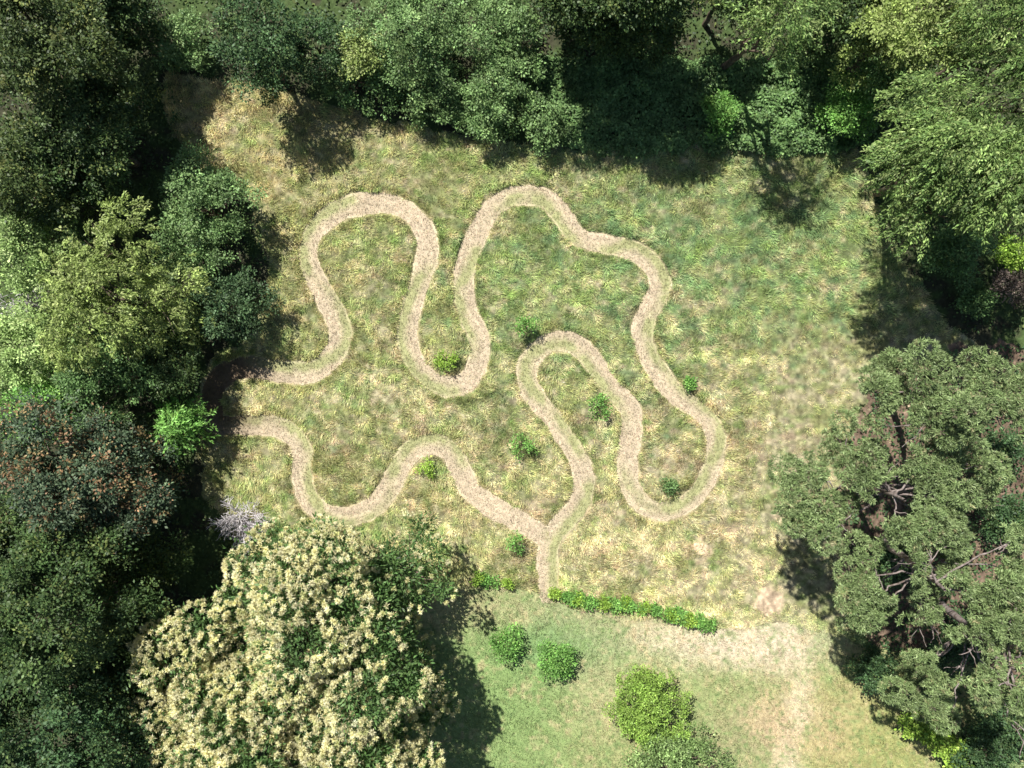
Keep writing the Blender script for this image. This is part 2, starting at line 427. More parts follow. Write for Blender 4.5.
grow('meadow_grass', 1350000, (150, 60, 1080, 660), keep_meadow, len_meadow, 0.026, lambda x, y: 0.98 - 0.4 * sstep(HALF + 9, HALF + 3, pdist(x, y)), lambda x, y: meadow_col(x, y) * np.array([1.84, 1.84, 1.70]) * (0.68 + 0.64 * vnoise(x, y, 3.6, 727))[:, None], 0.24, seed=1)
def keep_lawn(x, y, r):
    return in_lawn(x, y) & (r.random(len(x)) < 0.3 + vnoise(x, y, 5, 731))
grow('lawn_grass', 400000, (380, 560, 1120, 960), keep_lawn, lambda x, y: 0.07 + 0.05 * vnoise(x, y, 12, 741), 0.026, 0.9, lambda x, y: lawn_col(x, y) * 1.1, 0.32, seed=2)
def keep_path(x, y, r):
    return pdist(x, y) < HALF - 1.2
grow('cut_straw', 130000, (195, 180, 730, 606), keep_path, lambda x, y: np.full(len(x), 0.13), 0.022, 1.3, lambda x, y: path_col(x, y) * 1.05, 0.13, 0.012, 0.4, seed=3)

# ------------------------------------------------------------------ foliage
# palette: base colours with shares
PAL = {
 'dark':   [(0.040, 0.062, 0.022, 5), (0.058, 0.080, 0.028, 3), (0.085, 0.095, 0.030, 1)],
 'fresh':  [(0.082, 0.120, 0.046, 5), (0.110, 0.150, 0.060, 3), (0.135, 0.17, 0.07, 1)],
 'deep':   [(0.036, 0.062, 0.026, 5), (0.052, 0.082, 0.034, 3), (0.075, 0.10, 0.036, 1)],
 'bluish': [(0.042, 0.068, 0.031, 5), (0.060, 0.090, 0.042, 3), (0.085, 0.115, 0.052, 1)],
 'mid':    [(0.066, 0.104, 0.038, 5), (0.090, 0.134, 0.050, 3), (0.115, 0.155, 0.058, 1)],
 'bright': [(0.090, 0.165, 0.040, 5), (0.115, 0.200, 0.050, 3), (0.15, 0.22, 0.06, 1)],
 'olive':  [(0.120, 0.140, 0.042, 5), (0.160, 0.175, 0.062, 3), (0.20, 0.20, 0.085, 1)],
 'pale':   [(0.130, 0.165, 0.060, 5), (0.170, 0.205, 0.080, 3), (0.22, 0.235, 0.11, 1)],
 'lime':   [(0.150, 0.215, 0.035, 5), (0.19, 0.25, 0.045, 3), (0.24, 0.28, 0.06, 1)],
 'rusty':  [(0.042, 0.064, 0.034, 6), (0.062, 0.086, 0.046, 3), (0.165, 0.098, 0.052, .9), (0.15, 0.11, 0.05, 1)],
 'yellowing': [(0.050, 0.068, 0.024, 5), (0.075, 0.092, 0.030, 3), (0.14, 0.14, 0.045, 1)],
 'yew':    [(0.080, 0.116, 0.036, 5), (0.120, 0.155, 0.050, 4), (0.165, 0.185, 0.072, 2)],
 'topiary': [(0.115, 0.180, 0.034, 5), (0.138, 0.205, 0.040, 3), (0.155, 0.215, 0.048, 1)],
 'silver': [(0.100, 0.138, 0.048, 4), (0.135, 0.178, 0.066, 3), (0.17, 0.205, 0.085, 2)],
 'brown':  [(0.10, 0.075, 0.06, 4), (0.14, 0.11, 0.09, 3), (0.06, 0.06, 0.035, 2)],
 'chestnut': [(0.055, 0.095, 0.030, 5), (0.080, 0.120, 0.040, 3), (0.11, 0.15, 0.06, 1)],
}
BOOST = {'fresh': 1.3, 'pale': 1.5, 'olive': 1.4, 'bright': 1.3, 'lime': 1.2, 'mid': 1.3, 'yew': 1.2, 'bluish': 1.1, 'rusty': 1.2, 'deep': 1.15, 'dark': 1.1, 'topiary': 1.3, 'silver': 1.15}
def pal_pick(pal, r, n):
    p = np.array(PAL[pal]); w = p[:, 3] / p[:, 3].sum()
    return p[r.choice(len(p), n, p=w), :3] * 1.4 * BOOST.get(pal, 1.0) * np.array([0.92, 1.03, 0.92] if pal not in ('rusty', 'brown', 'topiary') else [1, 1, 1])

def sph(r, n, zmin):
    z = r.uniform(zmin, 1, n); a = r.uniform(0, 2 * np.pi, n); q = np.sqrt(1 - z * z)
    return np.stack([q * np.cos(a), q * np.sin(a), z], 1)

def sub_lobes(lobes, r, per=16, size=(0.30, 0.50), drop=0.12, zmin=-0.35):
    C = []; R = []
    for (c, rad) in lobes:
        n = max(5, int(per * r.uniform(0.8, 1.2)))
        d = sph(r, n, zmin)
        rr = r.uniform(size[0], size[1], n)
        keep = r.random(n) > drop
        C.append((np.array(c) + d * np.array(rad) * ((1.02 - rr * 0.62) * r.uniform(0.82, 1.18, n))[:, None])[keep]); R.append((rr * np.mean(rad))[keep])
        C.append(np.array(c)[None]); R.append(np.array([np.min(rad) * 0.62]))
    return np.concatenate(C), np.concatenate(R)

def clumps(C, R, r, dens, zmin=-0.5, rough=0.18, gap=0.9):
    P = []; N = []
    for c, rad in zip(C, R):
        n = max(3, int(dens * 2 * np.pi * rad * rad * (1 - zmin) * 0.5 * 2))
        d = sph(r, n, zmin)
        P.append(c + d * rad * (1 + r.normal(0, rough, (n, 1)))); N.append(d)
    P = np.concatenate(P); N = np.concatenate(N)
    keep = np.ones(len(P), bool)
    for c, rad in zip(C, R):
        keep &= ((P - c) ** 2).sum(1) > (0.78 * rad) ** 2
    keep &= P[:, 2] > 0.12
    # bare gaps between the sprays
    q = 0.5 * vnoise(P[:, 0] + 0.7 * P[:, 2], P[:, 1] + 0.4 * P[:, 2], gap, 881) + 0.5 * vnoise(P[:, 0] - 0.5 * P[:, 2], P[:, 1] + 0.8 * P[:, 2], gap * 0.55, 883)
    keep &= r.random(len(P)) < np.clip((q - 0.33) * 7, 0.05, 1)
    P = P + N * ((q - 0.5) * gap * 0.8)[:, None]
    return P[keep], N[keep]

def leaf_clumps(P, N, r, m, cr, L, pal, elong=0.0, axis=None, up=0.6, droop=0.0, aspect=0.6, tintvar=0.28, flat=0.55):
    n = len(P)
    ct = np.exp(r.normal(0, tintvar, (n, 1))); cc = pal_pick(pal, r, n)
    Pk = np.repeat(P, m, 0); Nk = np.repeat(N, m, 0); k = n * m
    off = r.normal(0, 1, (k, 3)) * cr
    if elong > 0:
        ax = unit(N * np.array([1, 1, 0.35]) + r.normal(0, 0.25, (n, 3)) + np.array([0, 0, -droop]))
        if axis is not None: ax = unit(ax * 0.5 + np.array(axis))
        axk = np.repeat(ax, m, 0)
        t = r.uniform(-0.3, 1, (k, 1))
        off = off * (0.55 * (1.1 - t.clip(0, 1))) + axk * t * elong - np.array([0, 0, 1]) * (t.clip(0, 1) ** 2) * elong * droop
        D = axk + r.normal(0, 0.6, (k, 3))
    else:
        off[:, 2] *= flat
        D = unit(off) * 0.9 + Nk * 0.35 + r.normal(0, 0.4, (k, 3)) - np.array([0, 0, droop])
    Nn = np.array([0, 0, up]) + Nk * 0.45 + np.repeat(r.normal(0, 0.42, (n, 3)), m, 0) + r.normal(0, 0.34, (k, 3))
    pk = Pk + off
    ok = pk[:, 2] > 0.03
    # most leaves of a clump share its colour, some do not
    col = np.repeat(cc * ct, m, 0)
    sw = r.random(k) < 0.3
    col[sw] = pal_pick(pal, r, int(sw.sum()))
    col = col * np.exp(r.normal(0, 0.16, (k, 1)))
    Lk = L * r.uniform(0.65, 1.3, k)
    V, F = leaf_arrays(pk[ok], D[ok], Nn[ok], Lk[ok], Lk[ok] * aspect * r.uniform(0.8, 1.2, ok.sum()), 0.12)
    return V, F, col[ok]

def join(parts):
    V = []; F = []; Cc = []; o = 0
    for v, f, c in parts:
        V.append(v); F.append(f + o); Cc.append(c); o += len(v)
    return np.concatenate(V), np.concatenate(F), np.concatenate(Cc)

def tube(pts, rad, sides=6):
    pts = np.array(pts, float); n = len(pts)
    T = unit(np.gradient(pts, axis=0))
    ref = np.array([0.31, 0.95, 0.05]); A = unit(np.cross(T, ref)); B = np.cross(T, A)
    a = np.linspace(0, 2 * np.pi, sides, endpoint=False)
    V = pts[:, None] + np.array(rad)[:, None, None] * (np.cos(a)[None, :, None] * A[:, None] + np.sin(a)[None, :, None] * B[:, None])
    idx = np.arange(n * sides).reshape(n, sides); nx = np.roll(idx, -1, 1)
    F = np.stack([idx[:-1], nx[:-1], nx[1:], idx[1:]], -1).reshape(-1, 4)
    return V.reshape(-1, 3), F, np.zeros((len(F), 3))

def limb(p0, p1, r0, r1, r, sag=0.0, n=7, wob=0.06, sides=6):
    p0 = np.array(p0, float); p1 = np.array(p1, float)
    t = np.linspace(0, 1, n)[:, None]
    L = np.linalg.norm(p1 - p0)
    p = p0 + (p1 - p0) * t
    w = r.normal(0, wob * L, (n, 3)) * np.sin(np.pi * t); w[0] = w[-1] = 0
    p = p + w; p[:, 2] += sag * L * np.sin(np.pi * t[:, 0])
    return tube(p, r0 + (r1 - r0) * t[:, 0], sides)

def trunk_mesh(base, lobes, r, r0, mat, root, top=None):
    """a tapered stem that forks into limbs ending in the crown's lobes"""
    cen = np.mean([c for c, _ in lobes], 0)
    zt = max(c[2] for c, _ in lobes)
    fork = np.array([base[0] + (cen[0] - base[0]) * 0.5, base[1] + (cen[1] - base[1]) * 0.5, max(0.25 * zt, min(0.45 * zt, 3.5))])
    parts = [limb(base, fork, r0, r0 * 0.7, r, 0, 6, 0.02, 9)]
    parts.append(limb(fork, cen + np.array([0, 0, 0.3 * zt * 0.5]), r0 * 0.7, r0 * 0.15, r, 0, 7, 0.04, 7))
    for c, rad in lobes:
        e = np.array(c) + np.array([0, 0, 0.25 * rad[2]])
        parts.append(limb(fork, e, r0 * 0.45, r0 * 0.1, r, 0.05, 7, 0.05, 6))
        for _ in range(4):
            q = e + sph(r, 1, -0.2)[0] * np.array(rad) * 0.75
            m = fork + (e - fork) * r.uniform(0.55, 0.95)
            parts.append(limb(m, q, r0 * 0.16, r0 * 0.04, r, 0.03, 5, 0.06, 4))
    V, F, _ = join(parts)
    V = V - np.array(base)
    return make_mesh('trunk', V, F, mat, None, root, True)

STY = {
 #            m   cr    leaf  dens  kw
 'broad':   (44, 0.19, 0.165, 4.4, dict(up=0.9)),
 'fine':    (34, 0.20, 0.17, 4.2, dict(up=0.8, aspect=0.55)),
 'shrub':   (30, 0.15, 0.145, 6.8, dict(up=0.9)),
 'small':   (14, 0.10, 0.12, 18.0, dict(up=0.7)),
 'willow':  (30, 0.16, 0.17, 5.0, dict(up=0.6, aspect=0.42, elong=0.5, droop=0.25)),
 'spray':   (36, 0.17, 0.18, 3.8, dict(up=0.5, aspect=0.36, elong=0.95, droop=0.22)),
 'fern':    (26, 0.09, 0.22, 7.0, dict(up=0.9, aspect=0.34, elong=0.9, droop=0.25)),
 'tight':   (12, 0.07, 0.11, 30.0, dict(up=0.4, aspect=0.6)),
}
def auto_lobes(c, R, Rz, r, n):
    L = [((c[0], c[1], c[2]), (R * 0.62, R * 0.62, Rz * 0.85))]
    a0 = r.uniform(0, 6.28)
    for k in range(n):
        a = a0 + 2 * np.pi * k / n + r.normal(0, 0.25)
        d = R * r.uniform(0.40, 0.72); q = R * r.uniform(0.28, 0.55)
        L.append(((c[0] + d * np.cos(a), c[1] + d * np.sin(a), c[2] + Rz * r.uniform(-0.35, 0.2)), (q, q, q * 0.85 * Rz / R)))
    return L
def plant(name, label, cat, px, py, Rpx, zc, pal, style, seed, group=None, squash=0.85, n=5, drop=0.15, per=17, dens=1.0,
          lobes=None, bark=None, boff=(0, 0), axis=None, size=(0.20, 0.48), trunk_r=None, scale_leaf=1.0, stem='trunk'):
    r = np.random.default_rng(seed)
    c = W(px, py, zc); R = Rpx * S * (H - zc) / H
    if lobes is None:
        lobes = auto_lobes(c, R, min(R * squash, zc * 0.95), r, n)
    base = np.array([c[0] + boff[0], c[1] + boff[1], 0.0])
    root = empty(name, base); tag(root, label, cat, group)
    if zc > 4.4 and style != 'spray': lobes = lobes + [((c[0], c[1], zc * 0.42), (R * 0.72, R * 0.72, zc * 0.36))]
    C, Rr = sub_lobes(lobes, r, per, size, drop)
    m, cr, lf, dn, kw = STY[style]
    kw = dict(kw)
    if axis is not None: kw['axis'] = axis
    P, N = clumps(C, Rr, r, dn * dens, gap=min(1.25, max(0.25, 0.32 * R)))
    V, F, col = leaf_clumps(P, N, r, m, cr, lf * scale_leaf, pal, **kw)
    make_mesh('crown', V - base, F, M_LEAF, col, root)
    tr = trunk_r if trunk_r else max(0.02, 0.05 * R + 0.012 * zc)
    t = trunk_mesh(base, lobes, r, tr, bark or M_BARK, root)
    if stem != 'trunk': t.name = stem
    return root, P, N, base, r

# ---- woodland along the top
WOOD = 'trees of the wood round the clearing'
T = 'tree'; B = 'shrub'
plant('woodland_tree','dark yellowing tree filling the upper left corner of the wood',T, 25,32,88,8,'yellowing','broad',11,WOOD,drop=0.25)
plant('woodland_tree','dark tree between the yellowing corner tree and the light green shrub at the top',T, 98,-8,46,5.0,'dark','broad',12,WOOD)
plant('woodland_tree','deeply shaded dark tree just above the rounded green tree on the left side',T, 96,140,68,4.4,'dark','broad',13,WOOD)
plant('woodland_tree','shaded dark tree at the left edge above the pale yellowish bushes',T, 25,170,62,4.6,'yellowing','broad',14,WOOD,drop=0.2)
plant('pale_shrub','light green shrub at the top of the golden grass corner',B, 180,44,30,1.7,'fresh','shrub',15)
plant('woodland_tree','dark green rounded tree standing above the golden grass at the top left',T, 254,40,46,5.2,'deep','fine',16,WOOD,squash=.8)
plant('woodland_tree','dark leafy low tree right of the dark green rounded tree at the top',T, 316,48,46,2.4,'deep','shrub',17,WOOD,squash=.6)
plant('yellow_green_shrub','small yellow green shrub wedged among the dark green trees at the top',B, 360,55,24,2.8,'olive','shrub',18)
plant('leafy_shrub','dark green shrub at the wood edge below the small yellow green shrub',B, 366,80,36,1.4,'mid','shrub',19)
plant('woodland_tree','leafy mid green tree at the top with bright green bushes at its foot',T, 416,28,64,3.0,'fresh','shrub',20,WOOD,squash=.6)
plant('leafy_shrub','fresh green bush at the meadow edge under the leafy mid green tree',B, 432,92,36,1.3,'fresh','shrub',21)
plant('leafy_shrub','tall fresh green bush half lit beside the deep shade at the top',B, 500,84,44,1.9,'fresh','shrub',22)
plant('leafy_shrub','low fresh green bush nearest the meadow left of the deep shade',B, 488,116,30,1.4,'fresh','shrub',23)
plant('leafy_shrub','low fresh green bush on the edge of the deep shade at the top',B, 538,122,30,1.3,'fresh','shrub',24)
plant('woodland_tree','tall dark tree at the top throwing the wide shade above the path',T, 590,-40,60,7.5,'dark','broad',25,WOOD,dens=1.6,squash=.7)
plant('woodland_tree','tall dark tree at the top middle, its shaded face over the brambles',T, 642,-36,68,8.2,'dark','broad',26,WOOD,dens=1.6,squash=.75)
plant('woodland_tree','dark tree set back behind the brambles left of the olive tipped tree',T, 725,-14,42,4.4,'dark','broad',27,WOOD)
plant('woodland_tree','olive tipped tree at the top whose shadow falls in a column on the grass',T, 776,18,44,9.0,'yew','spray',28,WOOD,boff=(0,1.5),dens=2.0,drop=0.15)
plant('woodland_tree','dark tree right of the olive tipped tree at the top',T, 850,0,54,5.5,'dark','broad',29,WOOD)
plant('woodland_tree','olive green lit tree at the top right with a bushy rounded head',T, 915,10,62,7.5,'olive','broad',30,WOOD)
plant('leafy_shrub','fresh green bush at the top edge left of the deep shade',B, 505,28,36,2.6,'fresh','shrub',34)
plant('leafy_shrub','mid green bush lit at the right end of the bramble bank',B, 845,112,30,1.8,'bright','shrub',31)
plant('leafy_shrub','taller green bush beside the feathery conifer at the upper right',B, 893,75,36,4.2,'mid','shrub',32)
plant('leafy_shrub','small lit bush on the bramble bank between the two tree shadows',B, 722,115,20,1.2,'bright','shrub',33)
# ---- right side: feathery conifers and what stands in their shade
plant('feathery_conifer','broad feathery yellow green conifer with sweeping sprays at the upper right edge','conifer', 990,105,85,8.5,'yew','spray',41,boff=(2,1.5),axis=(-0.9,-0.35,-0.1),size=(0.25,0.42))
plant('feathery_conifer','feathery conifer reaching furthest over the grass at the upper right','conifer', 940,165,62,9.6,'yew','spray',42,boff=(1.8,1.2),dens=2.0,axis=(-0.5,-0.5,-0.1),size=(0.25,0.42))
plant('feathery_conifer','darker feathery conifer below the broad one at the right edge','conifer', 1015,180,62,10.2,'yew','spray',43,boff=(1.5,1.5),dens=1.9,axis=(-0.2,-0.7,-0.1),size=(0.25,0.42))
plant('feathery_conifer','olive conifer in the top right corner','conifer', 1020,25,66,9.5,'yew','spray',44,boff=(1.5,1.5),axis=(-0.4,-0.3,0))
plant('leafy_shrub','dark green bush in the shade under the feathery conifers',B, 960,248,30,2.5,'mid','shrub',45)
plant('leafy_shrub','yellow green bush catching the sun at the right edge by the brown bush',B, 1016,255,16,2.0,'lime','shrub',46)
plant('brown_shrub','purplish brown bush at the right edge in the conifer shade',B, 1012,288,20,2.0,'brown','small',47,drop=0.2)
plant('leafy_shrub','small shaded bush on the dark grass above the pines',B, 975,300,18,1.2,'mid','shrub',48)
# ---- left side
plant('green_tree','rounded fresh green tree standing alone above the dark tree on the left side',T, 204,212,54,2.8,'fresh','shrub',51,squash=0.85)
plant('dark_oak','dark blue green tree beside the brown leaf litter on the left',T, 229,308,42,2.4,'bluish','shrub',52)
plant('willow','large olive green feathery willow in the left middle','willow', 118,300,80,4.8,'olive','willow',53,axis=(0.2,-0.2,0))
plant('leafy_shrub','pale yellow green bush at the left edge above the grey dead branches',B, 35,248,52,3.2,'pale','shrub',54)
plant('leafy_shrub','pale green bush at the left edge below the grey dead branches',B, 28,350,52,3.2,'pale','shrub',55)
plant('leafy_shrub','mid green bush in front of the willow, above the rusty tree',B, 105,378,46,4.0,'mid','shrub',56)
plant('leafy_shrub','light green bush at the left edge touching the rusty tree',B, 40,412,38,3.4,'bright','shrub',57)
plant('leafy_shrub','dark bush in the gap between the willow and the brown leaf litter',B, 168,365,36,3.0,'dark','shrub',58)
plant('sapling','bright green fern leaved sapling at the end of the lower path',"sapling", 177,429,26,2.8,'bright','fern',59)
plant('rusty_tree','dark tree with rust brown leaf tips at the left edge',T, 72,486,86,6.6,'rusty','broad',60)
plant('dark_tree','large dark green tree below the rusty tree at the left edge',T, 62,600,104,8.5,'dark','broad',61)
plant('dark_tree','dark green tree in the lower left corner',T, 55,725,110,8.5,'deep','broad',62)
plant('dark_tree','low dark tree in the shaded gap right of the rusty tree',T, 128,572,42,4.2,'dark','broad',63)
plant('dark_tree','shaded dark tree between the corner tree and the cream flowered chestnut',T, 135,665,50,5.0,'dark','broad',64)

# ---- the flowering sweet chestnut
def chestnut():
    r = np.random.default_rng(70)
    spec = [(300,630,88,8.0),(225,690,82,7.0),(325,575,52,6.2),(272,572,44,5.6),(416,562,40,4.6),(350,715,58,7.2),(398,640,38,2.8),
            (262,745,90,7.6),(423,690,30,4.4),(345,665,72,8.2),(188,716,60,6.0),(160,750,40,5.4),(378,592,30,4.2),(350,790,80,7.0)]
    lobes = []
    for x, y, rp, z in spec:
        R = rp * S * (H - z) / H
        lobes.append((tuple(W(x, y, z - 0.3 * R)), (R, R, R * 0.8)))
    b = W(335, 650, 7); base = np.array([b[0], b[1], 0])
    root = empty('sweet_chestnut', base)
    tag(root, 'big sweet chestnut covered in cream blossom at the bottom left of the lawn', 'tree')
    C, Rr = sub_lobes(lobes, r, 16, (0.24, 0.40), 0.10)
    P, N = clumps(C, Rr, r, 6.5)
    P = P - N * 0.32
    V, F, col = leaf_clumps(P, N, r, 16, 0.24, 0.24, 'chestnut', up=0.6, aspect=0.36)
    make_mesh('crown', V - base, F, M_LEAF, col, root)
    # cream catkins in starry bunches on the outside of the crown; few on the green side lobes
    Pf, Nf = clumps(C, Rr, r, 22.0, -0.15, 0.05, gap=0.7)
    _, ui = np.unique(np.floor(Pf / 0.275).astype(int), axis=0, return_index=True)
    Pf = Pf[ui]; Nf = Nf[ui]
    k = S * (H - Pf[:, 2]) / H
    ix = Pf[:, 0] / k + 512; iy = 384 - Pf[:, 1] / k
    few = np.clip(np.exp(-0.5 * (((ix - 405) / 38) ** 2 + ((iy - 610) / 75) ** 2)) + 0.65 * np.exp(-0.5 * (((ix - 425) / 40) ** 2 + ((iy - 560) / 30) ** 2)), 0, 1)
    patch = fbm(Pf[:, 0], Pf[:, 1], 1.6, 801)
    keep = r.random(len(Pf)) < np.clip(1.1 - 0.95 * few - 1.0 * np.clip(0.36 - patch, 0, 1), 0.03, 1)
    Pf = Pf[keep] + Nf[keep] * 0.26; Nf = Nf[keep]
    m = 66; n = len(Pf)
    Pk = np.repeat(Pf, m, 0); Nk = np.repeat(Nf, m, 0)
    D = unit(Nk * 0.55 + np.array([0, 0, 0.25]) + r.normal(0, 0.75, (n * m, 3)))
    L = r.uniform(0.12, 0.23, n * m)
    pal = np.array([(0.82, 0.77, 0.45), (0.75, 0.71, 0.38), (0.86, 0.81, 0.52), (0.62, 0.63, 0.30)])
    cc = np.repeat(pal[r.choice(4, n, p=[.4, .3, .15, .15])] * np.exp(r.normal(0, .10, (n, 1))), m, 0) * np.exp(r.normal(0, .08, (n * m, 1)))
    V, F = leaf_arrays(Pk, D, np.array([0, 0, 1.0]) + r.normal(0, 0.5, (n * m, 3)), L, L * 0.165, 0.08)
    make_mesh('blossom', V - base, F, M_FLOWER, cc, root)
    trunk_mesh(base, lobes, r, 0.45, M_BARK, root)
chestnut()

# ---- Scots pines: flat pads of needles carried on bare pinkish limbs
OPEN = [(900,438,10,26),(1000,430,15,13),(893,498,17,16),(897,574,14,22),(988,548,15,24),(908,637,32,11),(958,660,18,14),(990,745,40,18),(1012,505,16,16),(872,404,8,10),(955,610,10,16)]
def pine(label, tpx, tpy, tz, pads, seed, tr=0.24, boff=(2.6, 0.0)):
    r = np.random.default_rng(seed)
    top = W(tpx, tpy, tz); base = np.array([top[0] + boff[0], top[1] + boff[1], 0.0])
    root = empty('scots_pine', base); tag(root, label, 'pine', 'pines on the right side of the clearing')
    parts = []; wood = [limb(base, top, tr, tr * 0.25, r, 0, 9, 0.012, 9)]
    low = [(x + r.uniform(-4, 14), y + r.uniform(4, 26), rp * 0.8, z - r.uniform(2.6, 4.2)) for (x, y, rp, z) in pads[1::2] if x > 850]  # lower tier of pads, added to shade the gaps
    for (x, y, rp, z) in pads + low:
        c = W(x, y, z); R = rp * S * (H - z) / H
        R *= 0.90; k = max(4, int(R * R * 3.0)); c[2] += r.uniform(-1.3, 0.5)
        a = r.uniform(0, 6.28, k); q = np.sqrt(r.random(k)) * R * 0.9
        sub = np.stack([c[0] + q * np.cos(a), c[1] + q * np.sin(a), c[2] + r.normal(0, 0.22, k) - 0.10 * q], 1)
        rad = r.uniform(0.42, 0.75, k)
        # bare limb to the pad and twigs through it
        z0 = max(base[2] + 0.45 * tz, min(c[2] - 0.5, tz - 0.4)); f = z0 / tz
        st = base + (top - base) * f
        wood.append(limb(st, c + np.array([0, 0, -0.10]), 0.065, 0.028, r, -0.04, 9, 0.035, 5))
        for s_ in sub[::2]: wood.append(limb(c + (st - c) * r.uniform(0.0, 0.25) + np.array([0, 0, -0.10]), s_, 0.035, 0.012, r, 0.02, 5, 0.06, 4))
        P = []; N = []
        for s_, q_ in zip(sub, rad):
            n = int(70 * q_ * q_ / 0.3)
            d = sph(r, n, -0.25)
            P.append(s_ + d * np.array([q_, q_, q_ * 0.45])); N.append(unit(d * np.array([1, 1, 1.6])))
        P = np.concatenate(P); N = np.concatenate(N)
        # openings in the crowns where the limbs and the shade below show
        kk = S * (H - P[:, 2]) / H; ix = P[:, 0] / kk + 512; iy = 384 - P[:, 1] / kk
        op = np.ones(len(P), bool)
        for ex, ey, ea, eb in OPEN: op &= np.hypot((ix - ex) / (1.3 * ea), (iy - ey) / (1.3 * eb)) + 0.5 * (vnoise(ix, iy, 9, 891) - 0.5) > 1
        P = P[op]; N = N[op]
        if len(P) < 5: continue
        m = 13; n = len(P)
        Pk = np.repeat(P, m, 0) + r.normal(0, 0.03, (n * m, 3)); Nk = np.repeat(N, m, 0)
        D = unit(Nk * 0.5 + np.array([0, 0, 0.25]) + r.normal(0, 0.7, (n * m, 3)))
        pal = np.array([(0.128, 0.182, 0.064), (0.165, 0.222, 0.084), (0.21, 0.265, 0.11), (0.26, 0.245, 0.12), (0.14, 0.11, 0.075)])
        cc = np.repeat(pal[r.choice(5, n, p=[.36, .38, .21, .035, .015])] * np.exp(r.normal(0, .14, (n, 1))), m, 0) * np.exp(r.normal(0, .12, (n * m, 1)))
        L = r.uniform(0.12, 0.24, n * m)
        V, F = leaf_arrays(Pk, D, np.array([0, 0, 0.8]) + r.normal(0, 0.5, (n * m, 3)), L, L * 0.17 + 0.008, 0.03)
        parts.append((V, F, cc))
    V, F, cc = join(parts)
    make_mesh('crown', V - base, F, M_NEEDLE, cc, root)
    V, F, _ = join(wood)
    make_mesh('trunk', V - base, F, M_PINEBARK, None, root, True)
pine('broad pine nearest the dark conifer shade, at the upper end of the pines', 955,400,11.0,
     [(932,392,44,11.2),(985,388,38,10.8),(890,406,24,9.6),(925,425,42,10.6),(1005,420,28,10.4),(965,415,30,11.5),(912,372,16,9.4),(1012,395,30,10.2),(868,392,16,9.0)], 81)
pine('wide pine reaching furthest left over the dry meadow', 905,500,11.0,
     [(848,440,26,9.6),(828,495,40,9.0),(800,478,20,8.6),(842,530,34,9.0),(805,512,24,8.6),(895,478,38,10.6),(935,470,42,11.0),(960,505,38,10.8),(905,520,30,10.8),
      (872,470,24,10.0),(975,465,26,10.2),(1000,480,20,9.6)], 82)
pine('tall pine in the middle of the pines with a broad green pad', 945,590,11.0,
     [(930,560,46,10.4),(955,535,28,10.0),(868,575,28,8.6),(862,605,30,8.4),(885,612,24,8.6),(938,612,24,9.4),(925,632,24,9.0),(895,560,16,8.8),(962,575,20,10.0),(1015,545,34,10.4),(975,600,24,9.6)], 83)
pine('pine at the lower right edge above the lime green hedge', 1015,670,10.5,
     [(1010,625,36,10.4),(970,650,34,9.8),(1012,688,40,10.8),(915,692,24,6.0),(950,706,24,6.0),(932,674,18,5.6),(1010,585,24,9.8),(985,610,20,9.4),(1024,650,30,11),(1020,590,30,10.2),(985,700,26,8.5),(1028,735,30,10)], 84)

# ---- lawn shrubs and the strip of weeds
plant('clipped_bush','large round clipped olive green bush on the lawn',B, 651,707,40,1.7,'topiary','tight',90,squash=0.7,n=6,drop=0.0,size=(0.26,0.36),per=22)
plant('silvery_shrub','broad grey green shrub cut by the bottom edge below the clipped bush',B, 678,777,50,1.9,'silver','small',91,n=6,squash=0.6)
plant('lawn_shrub','loose leafy shrub on the lawn beside the chestnut shadow',B, 508,646,20,0.8,'bright','small',92,'small shrubs on the lawn',drop=0.25)
plant('lawn_shrub','dense bright green shrub on the lawn right of the loose leafy one',B, 559,661,18,0.9,'bright','small',93,'small shrubs on the lawn')
ms = 'young trees and shrubs dotted in the meadow'
for k, (x, y, rr, z, pal, lab) in enumerate([
    (525,325,12,1.1,'bright','young tree with a dark shadow at the top of the inner path bend'),
    (522,445,13,0.8,'bright','green shrub left of the central path strand'),
    (600,408,11,0.7,'bright','small green shrub inside the narrow path loop'),
    (515,545,13,0.7,'bright','green shrub where the lower path meets the short stem path'),
    (446,360,11,0.6,'lime','lime green shrub inside the deep path bend'),
    (669,487,8,0.6,'mid','dark little shrub inside the right hand path loop'),
    (427,468,8,0.4,'lime','tiny yellow green shrub under the arch of the lower path'),
    (688,384,5,0.4,'bright','tiny shrub on the outer edge of the right hand path')]):
    plant('meadow_shrub', lab, B, x, y, rr, z, pal, 'small', 200 + k, ms, n=3 + k % 3, per=7, drop=0.3, dens=0.75, size=(0.2, 0.6))
wl = 'weeds along the edge between meadow and lawn'
r0 = np.random.default_rng(5)
WEED = [(x + r0.normal(0, 1.5), float(np.interp(x, [556, 580, 620, 650, 712], [595, 601, 606, 609, 625])) + r0.normal(0, 1.2), r0.uniform(2.6, 8.0)) for x in np.arange(557, 714, 5.2) if r0.random() > 0.34] + [(477,579,5),(487,581,5),(497,582,4.5),(508,583,4)]
for k, (x, y, rr) in enumerate(WEED):
    plant('weed_clump', 'bright green weed clump in the strip edging the lawn', 'weeds', x, y + r0.normal(0, 1), rr, 0.35, 'bright' if k % 3 else 'lime', 'small', 300 + k, wl, n=3, per=7, drop=0.15, stem='stem', size=(0.2, 0.6))
for k, (x, y, rr, z) in enumerate([(908,722,9,1.0),(919,729,10,1.1),(930,736,11,1.2),(942,745,12,1.2),(955,755,13,1.3),(970,766,14,1.4)]):
    plant('hedge_shrub', 'lime green shrub in the slanting row under the lowest pine', B, x, y, rr * 1.25, z, 'lime', 'small', 340 + k, 'lime green hedge row', n=3, per=8, scale_leaf=1.4)

